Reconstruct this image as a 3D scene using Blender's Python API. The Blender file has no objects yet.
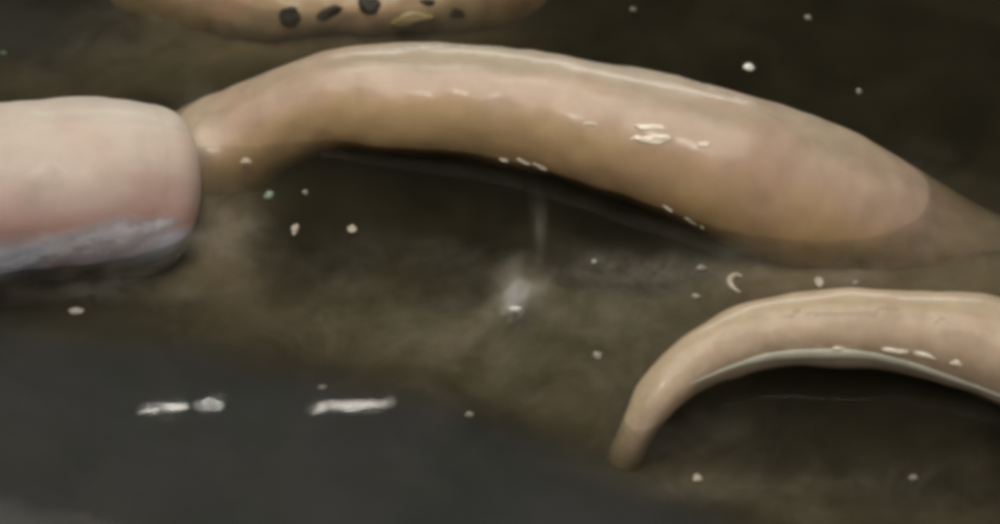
import bpy, bmesh, math, random
from mathutils import Vector, noise, Matrix
from mathutils.bvhtree import BVHTree
random.seed(7)
SC = bpy.context.scene
COL = SC.collection
R = math.radians

# ------------------------------------------------------------------ camera
PITCH, DIST, WIDTH = 50.0, 0.60, 0.25          # look down 50 deg, 60 cm away, 25 cm of liquid across the frame
cam_d = bpy.data.cameras.new('camera'); cam = bpy.data.objects.new('camera', cam_d); COL.objects.link(cam)
cam_d.sensor_width = 36; cam_d.lens = 36*DIST/WIDTH
cam_d.clip_start = 0.01; cam_d.clip_end = 20
CP = Vector((0, -DIST*math.cos(R(PITCH)), DIST*math.sin(R(PITCH))))
cam.location = CP; cam.rotation_euler = (R(90-PITCH), 0, 0)
cam_d.dof.use_dof = True; cam_d.dof.focus_distance = DIST*1.0; cam_d.dof.aperture_fstop = 9.0
SC.camera = cam
FW = Vector((0, math.cos(R(PITCH)), -math.sin(R(PITCH)))); RT = Vector((1, 0, 0)); UP = RT.cross(FW)

def ray(x, y):
    """direction through a point of the 1000 x 524 photograph"""
    return (FW + RT*((x-500)/1000*WIDTH/DIST) + UP*((262-y)/1000*WIDTH/DIST)).normalized()
def P(x, y, z=0.0):
    d = ray(x, y)
    return CP + d*((z-CP.z)/d.z)
PX = WIDTH/1000.0                                # metres per photo pixel at the centre

# ------------------------------------------------------------------ world, lamps, exposure
w = bpy.data.worlds.new('World'); SC.world = w; w.use_nodes = True
bg = w.node_tree.nodes['Background']; bg.inputs[0].default_value = (1.0, 0.95, 0.88, 1); bg.inputs[1].default_value = 0.21
def area(name, loc, target, sx, sy, power, color):
    L = bpy.data.lights.new(name, 'AREA'); L.shape = 'RECTANGLE'; L.size = sx; L.size_y = sy
    L.energy = power; L.color = color
    o = bpy.data.objects.new(name, L); COL.objects.link(o); o.location = loc
    o.rotation_euler = (Vector(target)-Vector(loc)).to_track_quat('-Z', 'Y').to_euler()
    return o
area('overhead_lamp', (-0.10, 0.02, 1.0), (0, 0, 0), 1.0, 0.75, 7.0, (1, 0.93, 0.82))
area('rear_lamp', (0.05, 0.95, 0.30), (0, 0, 0), 0.7, 0.12, 2.4, (1, 0.96, 0.9))
SC.view_settings.view_transform = 'Standard'; SC.view_settings.look = 'None'
SC.view_settings.exposure = 0; SC.view_settings.gamma = 1
cy = SC.cycles
cy.use_denoising = True; cy.max_bounces = 8; cy.volume_bounces = 1; cy.transparent_max_bounces = 12
cy.caustics_reflective = False; cy.caustics_refractive = False; cy.pixel_filter_type = 'GAUSSIAN'; cy.filter_width = 5.0
cy.sample_clamp_indirect = 4

# ------------------------------------------------------------------ helpers
def lin(r, g, b):
    f = lambda c: (c/255/12.92) if c/255 < .04045 else ((c/255+.055)/1.055)**2.4
    return (f(r), f(g), f(b), 1)
def tag(o, label=None, cat=None, group=None, kind=None):
    if label: o['label'] = label
    if cat: o['category'] = cat
    if group: o['group'] = group
    if kind: o['kind'] = kind
    return o
def link(name, me, mat, parent=None, smooth=True):
    if mat: me.materials.append(mat)
    if smooth:
        for p in me.polygons: p.use_smooth = True
    o = bpy.data.objects.new(name, me); COL.objects.link(o)
    if parent: o.parent = parent
    return o
def empty(name, loc, label, cat, group=None):
    o = bpy.data.objects.new(name, None); COL.objects.link(o); o.location = loc; o.empty_display_size = .01
    return tag(o, label, cat, group)
def catmull(pts, n):
    """pts: list of equal-length tuples; returns n samples of a Catmull-Rom spline"""
    out = []; m = len(pts)-1
    for i in range(n):
        t = i/(n-1)*m; k = min(int(t), m-1); f = t-k
        p = [pts[max(0, min(m, k+j))] for j in (-1, 0, 1, 2)]
        out.append(tuple(0.5*((2*b)+(c-a)*f+(2*a-5*b+4*c-d)*f*f+(3*b-a-3*c+d)*f**3) for a, b, c, d in zip(*p)))
    return out

class NT:
    def __init__(s, name):
        s.m = bpy.data.materials.new(name); s.m.use_nodes = True; s.t = s.m.node_tree; s.t.nodes.clear()
        s.out = s.n('ShaderNodeOutputMaterial')
    def n(s, typ, **kw):
        nd = s.t.nodes.new(typ)
        for k, v in kw.items():
            if k.startswith('i_'): nd.inputs[k[2:].replace('_', ' ')].default_value = v
            else: setattr(nd, k, v)
        return nd
    def l(s, a, b): s.t.links.new(a, b)
    def noise(s, vec, scale, detail=3, rough=.5, dist=0):
        nd = s.n('ShaderNodeTexNoise'); nd.inputs['Scale'].default_value = scale; nd.inputs['Detail'].default_value = detail
        nd.inputs['Roughness'].default_value = rough; nd.inputs['Distortion'].default_value = dist
        if vec is not None: s.l(vec, nd.inputs['Vector'])
        return nd.outputs['Fac']
    def ramp(s, fac, stops):
        nd = s.n('ShaderNodeValToRGB'); e = nd.color_ramp.elements
        while len(e) < len(stops): e.new(0.5)
        for i, (p, c) in enumerate(stops): e[i].position = p; e[i].color = c
        s.l(fac, nd.inputs[0]); return nd.outputs[0]
    def mix(s, fac, a, b, mode='MIX'):
        nd = s.n('ShaderNodeMixRGB', blend_type=mode)
        for i, v in enumerate((fac, a, b)):
            if hasattr(v, 'default_value'): s.l(v, nd.inputs[i])
            else: nd.inputs[i].default_value = v
        return nd.outputs[0]
    def math(s, op, a, b=0.0):
        nd = s.n('ShaderNodeMath', operation=op)
        for i, v in enumerate((a, b)):
            if hasattr(v, 'default_value'): s.l(v, nd.inputs[i])
            else: nd.inputs[i].default_value = v
        return nd.outputs[0]
G = lambda v: (v, v, v, 1)

def flesh(name, around, stretch, blotch, blotch_amt=.6, sss=.25, rough=.5, coat=.45):
    """wet flesh: pigment changes round the section (UV v) and in blotches; around = ramp stops over v"""
    t = NT(name)
    uv = t.n('ShaderNodeTexCoord')
    sep = t.n('ShaderNodeSeparateXYZ'); t.l(uv.outputs['UV'], sep.inputs[0])
    base = uv.outputs['Object']
    mp = t.n('ShaderNodeMapping'); t.l(uv.outputs['UV'], mp.inputs[0]); mp.inputs['Scale'].default_value = (stretch, 5, 1)
    wob = t.math('MULTIPLY', t.math('SUBTRACT', t.noise(mp.outputs[0], 1.2, 3), .5), .10)
    v = t.math('ADD', sep.outputs[1], wob)
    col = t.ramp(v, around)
    b = t.ramp(t.noise(base, 30, 3, .5, .4), [(.48, G(0)), (.68, G(blotch_amt))])
    col = t.mix(b, col, blotch)
    b2 = t.ramp(t.noise(mp.outputs[0], 2.5, 5, .6), [(.3, G(.86)), (.7, G(1.06))])
    col = t.mix(1.0, col, b2, 'MULTIPLY')
    p = t.n('ShaderNodeBsdfPrincipled')
    t.l(col, p.inputs['Base Color'])
    p.inputs['Roughness'].default_value = rough; p.inputs['Subsurface Weight'].default_value = sss
    p.inputs['Subsurface Radius'].default_value = (1, .45, .25); p.inputs['Subsurface Scale'].default_value = .004
    p.inputs['Coat Weight'].default_value = coat; p.inputs['Coat Roughness'].default_value = .2
    bp = t.n('ShaderNodeBump'); bp.inputs['Strength'].default_value = .14; bp.inputs['Distance'].default_value = .0012
    h = t.math('ADD', t.noise(base, 120, 3, .5), t.math('MULTIPLY', t.noise(base, 420, 2, .5), .25))
    t.l(h, bp.inputs['Height']); t.l(bp.outputs[0], p.inputs['Normal']); t.l(bp.outputs[0], p.inputs['Coat Normal'])
    t.l(p.outputs[0], t.out.inputs[0]); return t.m

def tube(name, spine, mat, parent=None, flat=1.0, amp=.00045, n=120, m=48, seed=0, caps=(True, True), blunt=(.9, 1.0)):
    """spine: (x px, y px, z metres, radius px) control points -> one swept, rounded, slightly uneven body"""
    sm = catmull(spine, n)
    C = [P(x, y, z) for x, y, z, r in sm]
    rad = [max(r, .5)*PX for *_, r in sm]
    me = bpy.data.meshes.new(name); vs, fs, uvs = [], [], []
    def ring(c, T, r, u):
        side = T.cross(Vector((0, 0, 1)));
        side = side.normalized() if side.length > 1e-4 else Vector((0, -1, 0))
        up = side.cross(T).normalized()
        for j in range(m):
            a = 2*math.pi*j/m
            d = up*math.cos(a)*flat + side*math.sin(a)
            q = c + d*r
            k = noise.noise(q*55+Vector((seed, 0, 0)))*amp*2 + noise.noise(q*170+Vector((0, seed, 0)))*amp*.7
            vs.append(q + d.normalized()*k*min(1, r/.004)); uvs.append((u, j/m))
    Ts = [(C[min(i+1, n-1)]-C[max(i-1, 0)]).normalized() for i in range(n)]
    K = 14; rings = 0
    if caps[0]:
        for q in range(1, K):
            f = math.pi/2*q/K
            ring(C[0]-Ts[0]*rad[0]*blunt[0]*math.cos(f)**blunt[1], Ts[0], rad[0]*math.sin(f)**blunt[1], 0); rings += 1
    for i in range(n): ring(C[i], Ts[i], rad[i], i/(n-1)); rings += 1
    if caps[1]:
        for q in range(K-1, 0, -1):
            f = math.pi/2*q/K
            ring(C[-1]+Ts[-1]*rad[-1]*blunt[0]*math.cos(f)**blunt[1], Ts[-1], rad[-1]*math.sin(f)**blunt[1], 1); rings += 1
    for i in range(rings-1):
        for j in range(m):
            k = (j+1) % m
            fs.append((i*m+j, i*m+k, (i+1)*m+k, (i+1)*m+j))
    vs.append(sum((vs[j] for j in range(m)), Vector())/m); uvs.append((0, 0)); a0 = len(vs)-1
    vs.append(sum((vs[(rings-1)*m+j] for j in range(m)), Vector())/m); uvs.append((1, 0)); a1 = len(vs)-1
    for j in range(m):
        k = (j+1) % m
        fs.append((k, j, a0)); fs.append(((rings-1)*m+j, (rings-1)*m+k, a1))
    off = parent.location if parent else Vector()
    me.from_pydata([v-off for v in vs], [], fs)
    ul = me.uv_layers.new()
    for p in me.polygons:
        vv = [uvs[me.loops[li].vertex_index][1] for li in p.loop_indices]
        wrap = max(vv)-min(vv) > .5
        for li in p.loop_indices:
            u, v = uvs[me.loops[li].vertex_index]
            ul.data[li].uv = (u, v+1 if wrap and v < .5 else v)
    me.update()
    bm = bmesh.new(); bm.from_mesh(me); bmesh.ops.recalc_face_normals(bm, faces=bm.faces); bm.to_mesh(me); bm.free()
    return link(name, me, mat, parent)

# ------------------------------------------------------------------ the setting: bed of the basin
# colour of the sediment: (px, py, radius px x, radius px y, sRGB) blobs of silt over a grey that paints the liquid's reflection
def srf(x, y, cx, cy, rx, ry):
    return math.exp(-(((x-cx)/rx)**2+((y-cy)/ry)**2))
SILT = [  # x, y, rx, ry, height 0..1 (1 = just under the surface)
    (420, 302, 270, 52, .76), (214, 205, 54, 85, .97), (620, 300, 150, 60, .72), (800, 262, 160, 34, .95),
    (980, 255, 90, 40, .95), (560, 385, 110, 55, .70), (640, 455, 110, 30, .62), (760, 500, 120, 30, .55),
    (960, 500, 120, 40, .38), (120, 40, 200, 50, .50), (310, 8, 170, 26, .8), (330, 350, 200, 40, .40),
    (520, 295, 40, 22, .80), (70, 315, 60, 20, .6), (830, 440, 150, 40, .22), (930, 190, 40, 50, .5)]
PALE = [(820, 262, 150, 30, .9), (970, 252, 90, 34, .9), (218, 205, 38, 70, .9), (220, 20, 110, 24, .8), (500, 18, 120, 18, .6)]
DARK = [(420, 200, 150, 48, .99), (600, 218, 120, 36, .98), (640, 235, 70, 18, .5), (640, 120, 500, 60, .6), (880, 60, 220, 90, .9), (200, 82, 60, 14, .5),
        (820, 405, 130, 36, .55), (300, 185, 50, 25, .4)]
def silt_h(x, y):
    a = 1.0
    for cx, cy_, rx, ry, h in SILT: a *= 1-h*srf(x, y, cx, cy_, rx, ry)
    b = 1-a
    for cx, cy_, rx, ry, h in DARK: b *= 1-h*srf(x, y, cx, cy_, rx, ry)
    # foreground: the silt stops along a soft slanting edge, beyond it a smooth grey painted as reflection
    edge = 290+ .04*x + .00031*x*x - y
    k = 1/(1+math.exp(-edge/17.0)); k *= 1-.8*srf(x, y, 0, 0, 110, 50)
    return b, k
def build_bed():
    nx, ny = 220, 150; me = bpy.data.meshes.new('basin_bed'); vs = []; cols = []
    inv = []
    for j in range(ny+1):
        for i in range(nx+1):
            X = -.26+.52*i/nx; Y = -.20+.44*j/ny
            v = Vector((X, Y, 0))-CP; d = v.dot(FW)
            px = 500+v.dot(RT)/d*DIST/WIDTH*1000; py = 262-v.dot(UP)/d*DIST/WIDTH*1000
            n1 = noise.fractal(Vector((X, Y*1.6, 0))*38, 1, 2, 4)
            n2 = noise.fractal(Vector((X, Y*1.6, 5))*90, 1, 2, 3)
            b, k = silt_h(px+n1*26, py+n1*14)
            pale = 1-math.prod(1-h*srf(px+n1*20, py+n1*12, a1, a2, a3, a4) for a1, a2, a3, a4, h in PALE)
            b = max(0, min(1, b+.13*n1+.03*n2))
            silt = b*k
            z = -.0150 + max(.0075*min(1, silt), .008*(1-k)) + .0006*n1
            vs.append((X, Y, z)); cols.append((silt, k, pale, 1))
    fs = [(j*(nx+1)+i, j*(nx+1)+i+1, (j+1)*(nx+1)+i+1, (j+1)*(nx+1)+i) for j in range(ny) for i in range(nx)]
    me.from_pydata(vs, [], fs)
    ca = me.color_attributes.new('silt', 'FLOAT_COLOR', 'POINT')
    for i, c in enumerate(cols): ca.data[i].color = c
    t = NT('silt_and_reflect_grey')
    at = t.n('ShaderNodeAttribute', attribute_name='silt'); sp = t.n('ShaderNodeSeparateColor'); t.l(at.outputs['Color'], sp.inputs[0])
    tc = t.n('ShaderNodeTexCoord').outputs['Object']
    brown = t.ramp(t.noise(tc, 45, 4, .6, .5), [(.3, (.12, .105, .065, 1)), (.5, (.25, .215, .165, 1)), (.68, (.42, .37, .31, 1))])
    green = t.ramp(t.noise(tc, 28, 3, .5, 1.0), [(.52, G(0)), (.66, G(.7))])
    brown = t.mix(green, brown, (.13, .15, .07, 1))
    brown = t.mix(sp.outputs[2], brown, (.36, .28, .19, 1))
    reflect_grey = t.ramp(t.noise(tc, 30, 3), [(.35, (.062, .072, .086, 1)), (.65, (.085, .088, .110, 1))])  # grey reflection on the liquid, painted as bed colour
    deep = t.mix(sp.outputs[1], reflect_grey, t.ramp(t.noise(tc, 40, 4, .6, .6), [(.35, (.016, .015, .008, 1)), (.7, (.050, .044, .025, 1))]))
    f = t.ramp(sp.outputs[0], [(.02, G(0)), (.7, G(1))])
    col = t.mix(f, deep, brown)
    p = t.n('ShaderNodeBsdfPrincipled'); t.l(col, p.inputs['Base Color']); p.inputs['Roughness'].default_value = .9
    p.inputs['Specular IOR Level'].default_value = .1
    bp = t.n('ShaderNodeBump'); bp.inputs['Strength'].default_value = .5; bp.inputs['Distance'].default_value = .002
    t.l(t.noise(tc, 160, 5, .6), bp.inputs['Height']); t.l(bp.outputs[0], p.inputs['Normal'])
    t.l(p.outputs[0], t.out.inputs[0])
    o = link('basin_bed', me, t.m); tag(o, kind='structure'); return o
build_bed()

# liquid: closed body with a rippled top
FILM = [(1000, 242, 50, 34, .55), (800, 276, 120, 14, .8), (205, 190, 30, 50, .45), (222, 235, 40, 34, .8), (205, 105, 36, 12, .3),
        (720, 490, 70, 14, .4), (120, 285, 110, 12, .5), (480, 300, 140, 18, .4), (640, 270, 90, 20, .6)]
def build_liquid():
    nx, ny = 260, 200; vs = []; film = []; X0, X1, Y0, Y1 = -.255, .255, -.195, .235
    for j in range(ny+1):
        for i in range(nx+1):
            X = X0+(X1-X0)*i/nx; Y = Y0+(Y1-Y0)*j/ny
            q = Vector((X, Y, 0))
            z = noise.noise(q*14)*.00012 + noise.noise(Vector((X*40, Y*30, 2)))*.00006
            vs.append((X, Y, z))
            d = (q-CP).dot(FW); px = 500+(q-CP).dot(RT)/d*DIST/WIDTH*1000; py = 262-(q-CP).dot(UP)/d*DIST/WIDTH*1000
            n1 = noise.fractal(Vector((X, Y*1.5, 9))*34, 1, 2, 4)
            b, k = silt_h(px+n1*30, py+n1*18)
            fm = 1-math.prod(1-h*srf(px+n1*18, py+n1*12, a1, a2, a3, a4) for a1, a2, a3, a4, h in FILM)
            film.append(max(0, min(1, max(b*k*.38, fm)*(.8+.5*n1))))
    nt = len(vs); Wd = nx+1
    fs = [(j*Wd+i, j*Wd+i+1, (j+1)*Wd+i+1, (j+1)*Wd+i) for j in range(ny) for i in range(nx)]
    loop = [i for i in range(nx)] + [j*Wd+nx for j in range(ny)] + [ny*Wd+i for i in range(nx, 0, -1)] + [j*Wd for j in range(ny, 0, -1)]
    for k in loop: vs.append((vs[k][0], vs[k][1], -.058))
    L = len(loop)
    for a in range(L): fs.append((loop[a], nt+a, nt+(a+1) % L, loop[(a+1) % L]))
    fs.append(tuple(nt+a for a in reversed(range(L))))
    me = bpy.data.meshes.new('liquid'); me.from_pydata(vs, [], fs)
    ca = me.color_attributes.new('film', 'FLOAT_COLOR', 'POINT')
    for i, c in enumerate(film): ca.data[i].color = (c, c, c, 1)
    for i in range(len(film), len(vs)): ca.data[i].color = (0, 0, 0, 1)
    t = NT('murky_liquid'); tc = t.n('ShaderNodeTexCoord').outputs['Object']
    fr = t.n('ShaderNodeFresnel'); fr.inputs['IOR'].default_value = 1.34
    gl = t.n('ShaderNodeBsdfGlossy'); gl.inputs['Roughness'].default_value = .03; fr.inputs['IOR'].default_value = 1.24
    bp = t.n('ShaderNodeBump'); bp.inputs['Strength'].default_value = .2; bp.inputs['Distance'].default_value = .0002
    t.l(t.noise(tc, 70, 2, .45), bp.inputs['Height']); t.l(bp.outputs[0], gl.inputs['Normal']); t.l(bp.outputs[0], fr.inputs['Normal'])
    tr = t.n('ShaderNodeBsdfTransparent'); mx = t.n('ShaderNodeMixShader')
    t.l(fr.outputs[0], mx.inputs[0]); at = t.n('ShaderNodeAttribute', attribute_name='film')
    df = t.n('ShaderNodeBsdfDiffuse'); t.l(t.ramp(t.noise(tc, 60, 4, .6, .8), [(.35, (.20, .19, .14, 1)), (.6, (.42, .39, .33, 1)), (.75, (.26, .28, .19, 1))]), df.inputs['Color'])
    fa = t.ramp(t.noise(tc, 75, 5, .65, 1.0), [(.28, G(.10)), (.72, G(.60))])
    fa = t.math('MULTIPLY', fa, at.outputs['Fac'])
    fx = t.n('ShaderNodeMixShader'); t.l(fa, fx.inputs[0]); t.l(tr.outputs[0], fx.inputs[1]); t.l(df.outputs[0], fx.inputs[2]); t.l(fx.outputs[0], mx.inputs[1]); t.l(gl.outputs[0], mx.inputs[2]); t.l(mx.outputs[0], t.out.inputs[0])
    ab = t.n('ShaderNodeVolumeAbsorption'); ab.inputs['Color'].default_value = (.34, .32, .14, 1); ab.inputs['Density'].default_value = 64
    sc = t.n('ShaderNodeVolumeScatter'); sc.inputs['Color'].default_value = (.62, .55, .36, 1); sc.inputs['Density'].default_value = 11
    ad = t.n('ShaderNodeAddShader'); dn = t.ramp(t.noise(tc, 26, 4, .6, 1.2), [(.38, G(.25)), (.68, G(1))]); t.l(t.math('MULTIPLY', dn, 12.0), sc.inputs['Density'])
    t.l(ab.outputs[0], ad.inputs[0]); t.l(sc.outputs[0], ad.inputs[1]); t.l(ad.outputs[0], t.out.inputs[1])
    o = link('liquid', me, t.m); tag(o, kind='structure'); return o
build_liquid()

# ------------------------------------------------------------------ the three pale fleshy tubes
S = lin
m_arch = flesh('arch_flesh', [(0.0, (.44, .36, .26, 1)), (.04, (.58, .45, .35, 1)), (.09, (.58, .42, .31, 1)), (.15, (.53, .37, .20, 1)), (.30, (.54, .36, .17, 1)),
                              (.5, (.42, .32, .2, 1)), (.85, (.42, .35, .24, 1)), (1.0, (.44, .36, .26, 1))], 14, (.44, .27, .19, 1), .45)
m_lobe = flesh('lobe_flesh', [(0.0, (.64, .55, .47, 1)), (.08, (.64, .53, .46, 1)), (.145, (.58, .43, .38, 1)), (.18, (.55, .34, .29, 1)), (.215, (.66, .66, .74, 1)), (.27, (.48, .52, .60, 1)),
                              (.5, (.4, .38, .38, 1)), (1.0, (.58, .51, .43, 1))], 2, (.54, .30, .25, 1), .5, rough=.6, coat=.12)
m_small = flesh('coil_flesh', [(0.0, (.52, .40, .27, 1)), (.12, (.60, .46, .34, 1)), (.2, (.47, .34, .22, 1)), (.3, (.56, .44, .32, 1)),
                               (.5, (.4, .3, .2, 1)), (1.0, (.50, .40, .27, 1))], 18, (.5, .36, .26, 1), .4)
m_rim_lit = flesh('rim_lit_skin', [(0, (.66, .60, .49, 1)), (1, (.66, .60, .49, 1))], 20, (.62, .54, .42, 1), .5, .3, .3, .8)  # pale skin fold, colour raised to paint the rim highlight
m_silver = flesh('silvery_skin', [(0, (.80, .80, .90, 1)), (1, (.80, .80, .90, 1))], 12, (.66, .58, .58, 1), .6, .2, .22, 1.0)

base = empty('fleshy_tube', P(560, 130, 0), 'largest pale beige fleshy tube arching across the upper middle of the liquid', 'fleshy tube', 'pale fleshy tubes in the liquid')
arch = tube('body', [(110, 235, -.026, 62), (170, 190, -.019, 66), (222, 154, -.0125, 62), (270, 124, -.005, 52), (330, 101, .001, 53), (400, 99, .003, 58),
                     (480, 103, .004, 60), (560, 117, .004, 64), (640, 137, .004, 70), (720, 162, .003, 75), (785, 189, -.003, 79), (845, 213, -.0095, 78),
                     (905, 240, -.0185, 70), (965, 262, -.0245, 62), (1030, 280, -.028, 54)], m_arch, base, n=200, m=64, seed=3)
lob = empty('fleshy_tube', P(60, 190, 0), 'thick pinkish fleshy tube with a blunt end and silvery underside, entering from the left edge', 'fleshy tube', 'pale fleshy tubes in the liquid')
lobe = tube('body', [(-170, 238, -.001, 96), (-80, 216, .000, 95), (0, 195, .004, 93), (50, 189, .004, 93), (100, 187, .002, 93), (140, 190, -.002, 90)],
            m_lobe, lob, n=90, m=64, seed=11, blunt=(.6, .82), amp=.0004)
sml = empty('fleshy_tube', P(840, 330, 0), 'thin curled beige fleshy tube hooking round dark liquid in the lower right corner', 'fleshy tube', 'pale fleshy tubes in the liquid')
small = tube('body', [(616, 482, -.020, 15), (627, 453, -.0095, 16), (642, 422, -.002, 18), (664, 390, .003, 22), (708, 356, .005, 29), (768, 333, .006, 34),
                      (840, 328, .007, 37), (920, 333, .006, 42), (1000, 352, .004, 50), (1090, 395, .000, 56), (1150, 450, -.004, 58)], m_small, sml, n=160, m=56, seed=23)

# surface finder used to lay strips and to aim lamps
bpy.context.view_layer.update()
BV = {}
def bv(o):
    if o.name not in BV:
        me = o.data; off = o.parent.location if o.parent else Vector()
        BV[o.name] = BVHTree.FromPolygons([v.co+off for v in me.vertices], [tuple(p.vertices) for p in me.polygons])
    return BV[o.name]
def hit(o, x, y):
    loc, nor, *_ = bv(o).ray_cast(CP, ray(x, y))
    if loc is None: return None, None
    if nor.dot(ray(x, y)) > 0: nor = -nor
    return loc, nor
def strip(name, body, pts, mat, parent, n=90, m=12, lift=.15, seed=0, high=.35):
    """a low ridge of skin lying along a body; pts: (x px, y px, half width px)"""
    out = []
    for x, y, r in catmull(pts, n):
        loc, nor = hit(body, x, y)
        if loc is None: continue
        out.append((loc, nor, r*PX))
    vs, fs = [], []; N = len(out)
    for i, (c, nor, r) in enumerate(out):
        T = (out[min(i+1, N-1)][0]-out[max(i-1, 0)][0]).normalized(); s = T.cross(nor).normalized()
        w_ = r*(1+.35*noise.noise(c*70+Vector((seed, 0, 0))))*math.sin(math.pi*min(1, max(.02, i/(N-1)*.96+.02)))**.5
        for j in range(m):
            a = 2*math.pi*j/m
            vs.append(c + s*math.cos(a)*w_ + nor*(math.sin(a)*w_*high + w_*lift - w_*.15)-parent.location)
    for i in range(N-1):
        for j in range(m): fs.append((i*m+j, i*m+(j+1) % m, (i+1)*m+(j+1) % m, (i+1)*m+j))
    fs.append(tuple(range(m))[::-1]); fs.append(tuple((N-1)*m+j for j in range(m)))
    me = bpy.data.meshes.new(name); me.from_pydata(vs, [], fs); ul = me.uv_layers.new()
    for lp in me.loops:
        i, j = divmod(lp.vertex_index, m); ul.data[lp.index].uv = (i/(N-1), (math.cos(2*math.pi*j/m)+1)/2)
    return link(name, me, mat, parent)
def soften(mat, amount=1.0, nscale=9):
    """thin skin: the pigment thins out towards the borders of the strip and in uneven blotches"""
    t = NT.__new__(NT); t.m = mat; t.t = mat.node_tree
    p = next(n for n in t.t.nodes if n.type == 'BSDF_PRINCIPLED')
    uv = t.n('ShaderNodeTexCoord'); sp = t.n('ShaderNodeSeparateXYZ'); t.l(uv.outputs['UV'], sp.inputs[0])
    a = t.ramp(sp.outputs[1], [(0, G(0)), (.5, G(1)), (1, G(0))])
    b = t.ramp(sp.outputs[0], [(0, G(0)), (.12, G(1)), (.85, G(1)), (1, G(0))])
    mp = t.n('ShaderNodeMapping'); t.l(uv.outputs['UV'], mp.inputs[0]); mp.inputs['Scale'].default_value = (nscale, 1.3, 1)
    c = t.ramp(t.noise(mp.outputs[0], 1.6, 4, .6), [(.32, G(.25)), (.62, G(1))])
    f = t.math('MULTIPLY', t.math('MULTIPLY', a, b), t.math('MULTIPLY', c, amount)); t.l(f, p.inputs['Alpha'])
soften(m_rim_lit, 1.0, 14); soften(m_silver, 1.5, 5)
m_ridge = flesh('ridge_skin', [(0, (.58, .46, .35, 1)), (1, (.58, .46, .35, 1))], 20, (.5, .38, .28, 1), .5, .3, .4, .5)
strip('skin_ridge', arch, [(350, 54, 4), (410, 48, 9), (470, 46, 11), (540, 50, 10), (600, 58, 11), (660, 71, 11), (710, 87, 9), (750, 104, 5), (790, 126, 2)], m_rim_lit, base, seed=1, lift=-.12)  # fold along the upper edge, with the rim highlight in its colour
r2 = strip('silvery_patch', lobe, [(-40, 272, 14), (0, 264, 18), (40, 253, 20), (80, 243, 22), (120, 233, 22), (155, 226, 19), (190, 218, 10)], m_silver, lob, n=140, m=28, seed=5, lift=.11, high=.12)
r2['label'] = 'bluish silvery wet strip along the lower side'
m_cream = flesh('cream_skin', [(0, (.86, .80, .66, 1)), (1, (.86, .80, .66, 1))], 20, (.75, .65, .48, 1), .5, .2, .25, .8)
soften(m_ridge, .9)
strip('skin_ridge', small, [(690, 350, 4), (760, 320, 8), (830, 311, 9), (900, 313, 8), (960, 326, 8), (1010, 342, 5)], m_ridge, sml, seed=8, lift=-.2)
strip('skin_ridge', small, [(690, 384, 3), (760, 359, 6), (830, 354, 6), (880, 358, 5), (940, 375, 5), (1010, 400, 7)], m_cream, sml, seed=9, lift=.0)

# ------------------------------------------------------------------ spotted lump at the top edge
m_lump = flesh('lump_flesh', [(0, (.42, .29, .18, 1)), (.2, (.44, .32, .18, 1)), (.35, (.42, .32, .16, 1)), (1, (.40, .32, .2, 1))], 10, (.55, .30, .20, 1), .8, .2, .5, .3)
lmp = empty('spotted_lump', P(360, 0, 0), 'brownish pink lump with dark oval pits lying half sunk at the top edge', 'lump of flesh')
lump = tube('body', [(120, 10, -.022, 34), (205, 12, -.012, 36), (280, 6, -.0055, 35), (350, 2, -.0045, 37), (420, 3, -.005, 35), (480, 9, -.013, 32), (540, 14, -.022, 26)], m_lump, lmp, n=90, seed=31, amp=.0012)
t = NT('dark_pit'); p = t.n('ShaderNodeBsdfPrincipled'); p.inputs['Base Color'].default_value = (.02, .016, .009, 1); p.inputs['Roughness'].default_value = .6
t.l(p.outputs[0], t.out.inputs[0]); m_pit = t.m
def bead(name, loc, nor, a, b, h, mat, parent=None, rot=0.0, seg=24, wob=.22, seed=0):
    """low uneven ellipsoid on a surface: half axes a (across), b (along), h (out)"""
    ex = RT - nor*RT.dot(nor); ex.normalize(); ey = nor.cross(ex)
    c, s = math.cos(rot), math.sin(rot); ex, ey = ex*c+ey*s, ey*c-ex*s
    bm = bmesh.new(); bmesh.ops.create_uvsphere(bm, u_segments=seg, v_segments=max(6, seg//2), radius=1)
    for v in bm.verts:
        k = 1+wob*noise.noise(v.co*1.1+Vector((seed*3.1, 0, 0)))*2
        v.co = (ex*v.co.x*a+ey*v.co.y*b+nor*v.co.z*h)*k
    me = bpy.data.meshes.new(name); bm.to_mesh(me); bm.free()
    o = link(name, me, mat, parent)
    o.location = loc-(parent.location if parent else Vector()); return o
for i, (x, y, a, b, rot) in enumerate([(290, 17, 13, 9, .1), (330, 12, 16, 5, .45), (369, 5, 13, 8, -.2), (457, 13, 12, 4.5, -.2), (428, 2, 9, 3, 0)]):
    loc, nor = hit(lump, x, y)
    if loc: bead('pit', loc, nor, a*PX*.9, b*PX*1.2, .0008, m_pit, lmp, rot, seed=i)
m_tan = flesh('tan_patch', [(0, (.55, .42, .2, 1)), (1, (.55, .42, .2, 1))], 5, (.6, .5, .3, 1))
loc, nor = hit(lump, 412, 19)
if loc: bead('yellow_patch', loc, nor, 22*PX, 8*PX, .0007, m_tan, lmp, .1, seed=9)

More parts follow.
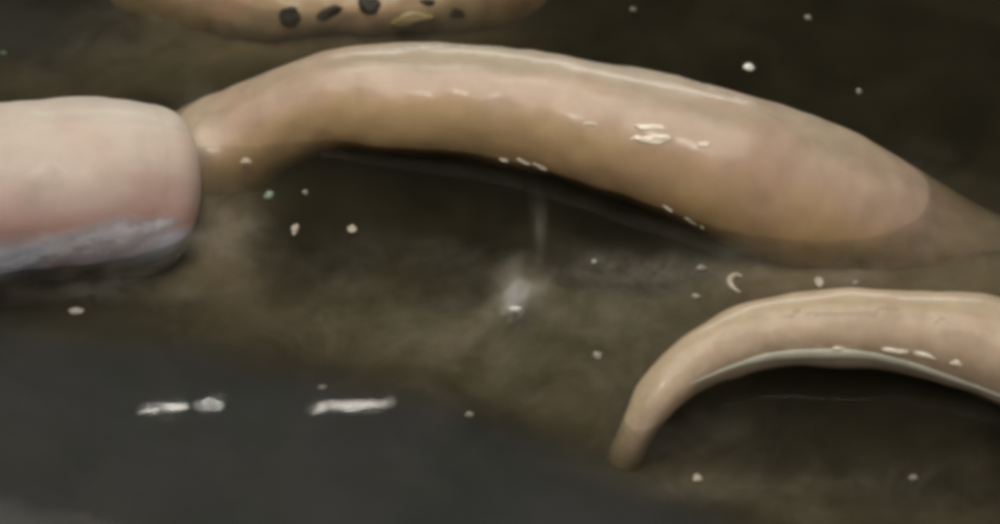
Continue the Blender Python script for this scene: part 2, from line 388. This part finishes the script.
# ------------------------------------------------------------------ bubbles, flecks and the pale wisp
def speck_mat(name, col, rough=.15, alpha=.9):
    t = NT(name); p = t.n('ShaderNodeBsdfPrincipled'); p.inputs['Base Color'].default_value = col
    p.inputs['Roughness'].default_value = rough; p.inputs['Coat Weight'].default_value = 1
    p.inputs['Alpha'].default_value = alpha
    t.l(p.outputs[0], t.out.inputs[0]); return t.m
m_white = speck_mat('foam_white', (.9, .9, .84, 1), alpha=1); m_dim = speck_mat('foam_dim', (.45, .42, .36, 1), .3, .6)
m_green = speck_mat('green_fleck', (.25, .36, .26, 1), .4, .6); m_beige = speck_mat('beige_foam', (.6, .54, .42, 1), .3, .75)
SP = [ # x, y, half w, half h, rot, material, name, label, category
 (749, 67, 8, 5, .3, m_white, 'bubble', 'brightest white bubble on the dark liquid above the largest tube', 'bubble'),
 (808, 17, 6, 4, 0, m_dim, 'bubble', 'small grey bubble near the top edge, right of the brightest bubble', 'bubble'),
 (859, 91, 5, 4, 0, m_dim, 'bubble', 'faint bubble on dark liquid right of the brightest bubble, just above the arch', 'bubble'),
 (633, 9, 6, 2.5, 0, m_dim, 'bubble', 'small flat bubble at the top edge above the middle of the largest tube', 'bubble'),
 (295, 229, 5, 8, -.2, m_beige, 'bubble', 'pale drop shaped bubble under the left end of the largest tube', 'bubble'),
 (352, 229, 6, 6, .2, m_beige, 'bubble', 'round pale bubble right of the drop shaped bubble under the arch', 'bubble'),
 (269, 195, 9, 7, 0, m_green, 'fleck', 'soft green fleck beneath the left end of the arch', 'fleck'),
 (305, 192, 5, 4, 0, m_dim, 'fleck', 'dull grey fleck right of the green fleck', 'fleck'),
 (594, 262, 5, 4, 0, m_dim, 'bubble', 'faint lone bubble in brown murk under the middle of the arch', 'bubble'),
 (733, 282, 0, 0, 0, m_beige, 'curl', '', ''),
 (819, 282, 6, 8, 0, m_beige, 'bubble', 'upright pale bubble just above the thin curled tube', 'bubble'),
 (856, 283, 6, 4, .2, m_dim, 'bubble', 'small dim bubble right of the upright pale bubble', 'bubble'),
 (701, 268, 9, 4, .2, m_dim, 'fleck', 'greyish fleck left of the curled white shred', 'fleck'),
 (696, 296, 8, 4, -.2, m_dim, 'fleck', 'dim fleck below left of the curled white shred', 'fleck'),
 (697, 478, 6, 5, 0, m_beige, 'bubble', 'pale bubble at the foot of the thin curled tube', 'bubble'),
 (913, 478, 7, 4, 0, m_dim, 'bubble', 'dim bubble inside the hook near the bottom right', 'bubble'),
 (469, 414, 6, 4, 0, m_dim, 'bubble', 'small dim bubble on the smooth grey foreground right of the glints', 'bubble'),
 (322, 387, 7, 3, 0, m_dim, 'fleck', 'dull fleck on the grey foreground above the long glint', 'fleck'),
 (597, 355, 8, 6, 0, m_dim, 'fleck', 'soft fleck in brown murk left of the thin curled tube', 'fleck'),
 (76, 311, 12, 5, .1, m_dim, 'fleck', 'grey smear shaped fleck below the thick blunt tube', 'fleck'),
 (3, 53, 6, 2, 0, m_green, 'fleck', 'thin greenish fleck at the upper left edge', 'fleck'),
 (246, 161, 8, 4, 0, m_beige, 'fleck', 'beige fleck at the sinking left end of the largest tube', 'fleck'),
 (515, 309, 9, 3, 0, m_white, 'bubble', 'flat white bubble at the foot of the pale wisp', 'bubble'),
]
Z = Vector((0, 0, 1))
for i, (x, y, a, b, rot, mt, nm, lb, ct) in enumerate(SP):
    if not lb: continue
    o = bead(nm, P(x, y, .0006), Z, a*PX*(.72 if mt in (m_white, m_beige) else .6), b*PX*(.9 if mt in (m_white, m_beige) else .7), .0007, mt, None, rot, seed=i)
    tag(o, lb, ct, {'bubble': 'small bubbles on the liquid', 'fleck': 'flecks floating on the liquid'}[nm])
def worm(name, pts, mat, label, cat, n=40, group=None):
    o = tube(name, pts, mat, None, n=n, m=12, amp=.0002); tag(o, label, cat, group); return o
worm('shred', [(741, 276, .0006, 1.6), (735, 275, .0008, 2.6), (730, 279, .0008, 3.4), (731, 285, .0008, 3.2), (736, 290, .0006, 2), (740, 292, .0004, 1.2)], m_beige, 'curled white shred floating beside the right end of the arch', 'shred')

m_glint = speck_mat('painted_glint', (.95, .86, .70, 1), .08, .95)  # glints on the wet skin, painted as pale raised dabs
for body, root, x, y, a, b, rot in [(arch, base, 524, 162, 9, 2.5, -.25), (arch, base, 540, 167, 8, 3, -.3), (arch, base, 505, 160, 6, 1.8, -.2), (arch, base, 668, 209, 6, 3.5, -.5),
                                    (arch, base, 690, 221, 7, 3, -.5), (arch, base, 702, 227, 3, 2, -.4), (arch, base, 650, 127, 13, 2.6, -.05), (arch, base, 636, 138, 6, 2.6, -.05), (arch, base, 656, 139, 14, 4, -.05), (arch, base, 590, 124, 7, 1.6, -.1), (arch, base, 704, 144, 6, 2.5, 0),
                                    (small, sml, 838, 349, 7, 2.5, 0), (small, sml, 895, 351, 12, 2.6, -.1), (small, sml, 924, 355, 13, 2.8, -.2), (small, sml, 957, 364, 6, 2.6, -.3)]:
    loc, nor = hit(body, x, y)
    if loc: bead('painted_glint', loc, nor, a*PX, b*PX*1.1, .0004, m_glint, root, rot, seed=x, wob=.35)

# pale wisp hanging in the liquid
def puff(name, loc, sx, sy, sz, dens, col, parent=None, rot=0, sc=2.2):
    bm = bmesh.new(); bmesh.ops.create_icosphere(bm, subdivisions=3, radius=1)
    me = bpy.data.meshes.new(name); bm.to_mesh(me); bm.free()
    t = NT(name+'_cloud'); tc = t.n('ShaderNodeTexCoord').outputs['Object']
    nc = t.n('ShaderNodeTexNoise'); nc.inputs['Scale'].default_value = sc; t.l(tc, nc.inputs['Vector'])
    sb = t.n('ShaderNodeVectorMath', operation='SUBTRACT'); t.l(nc.outputs['Color'], sb.inputs[0]); sb.inputs[1].default_value = (.5, .5, .5)
    sl = t.n('ShaderNodeVectorMath', operation='SCALE'); t.l(sb.outputs[0], sl.inputs[0]); sl.inputs['Scale'].default_value = 1.5
    av = t.n('ShaderNodeVectorMath', operation='ADD'); t.l(tc, av.inputs[0]); t.l(sl.outputs[0], av.inputs[1])
    ln = t.n('ShaderNodeVectorMath', operation='LENGTH'); t.l(av.outputs[0], ln.inputs[0])
    l0 = t.n('ShaderNodeVectorMath', operation='LENGTH'); t.l(tc, l0.inputs[0])
    f = t.math('MAXIMUM', t.math('SUBTRACT', .75, ln.outputs['Value']), 0.0); f = t.math('POWER', f, 1.5)
    e = t.math('MAXIMUM', t.math('SUBTRACT', 1.0, l0.outputs['Value']), 0.0)
    f = t.math('MULTIPLY', t.math('MULTIPLY', f, e), dens)
    v = t.n('ShaderNodeVolumeScatter'); v.inputs['Color'].default_value = col; t.l(f, v.inputs['Density']); t.l(v.outputs[0], t.out.inputs[1])
    o = link(name, me, t.m, parent); o.location = loc-(parent.location if parent else Vector()); o.scale = (sx, sy, sz); o.rotation_euler = (0, 0, rot)
    return o
wp = empty('pale_wisp', P(516, 300, 0), 'pale cloudy wisp rising in the murk under the middle of the arch', 'wisp')
puff('core', P(516, 298, .001), .006, .010, .003, 3000, (.92, .84, .72, 1), wp, -.3)
puff('cloud', P(520, 288, .000), .015, .018, .005, 520, (.85, .76, .64, 1), wp, -.4, 1.8)
puff('trail', P(540, 225, .001), .004, .026, .003, 150, (.85, .82, .7, 1), wp, .05, 1.2)

# ------------------------------------------------------------------ small lamps whose reflections the photograph shows
def glint(point, nor, view, length, height, rad, dist=.3, col=(1, .95, .85)):
    """a strip lamp placed where its mirror image appears at point"""
    d = view.normalized(); r = (d-nor*2*d.dot(nor)).normalized()
    loc = point+r*dist
    L = rad*math.pi*length*height
    o = area('strip_lamp', loc, point, length, height, L, col)
    return o
for x, y, ln, br in [(345, 399, 64, 330), (385, 397, 18, 90), (211, 400, 18, 330), (170, 404, 26, 420), (145, 408, 12, 260)]:
    p0 = P(x, y, 0); glint(p0, Z, p0-CP, ln*PX*1.5, .0006, br)
for body, x, y, ln, h, br in [(arch, 650, 132, .03, .004, 260), (small, 838, 348, .016, .006, 200)]:
    loc, nor = hit(body, x, y)
    if loc: glint(loc, nor, loc-CP, ln, h, br)
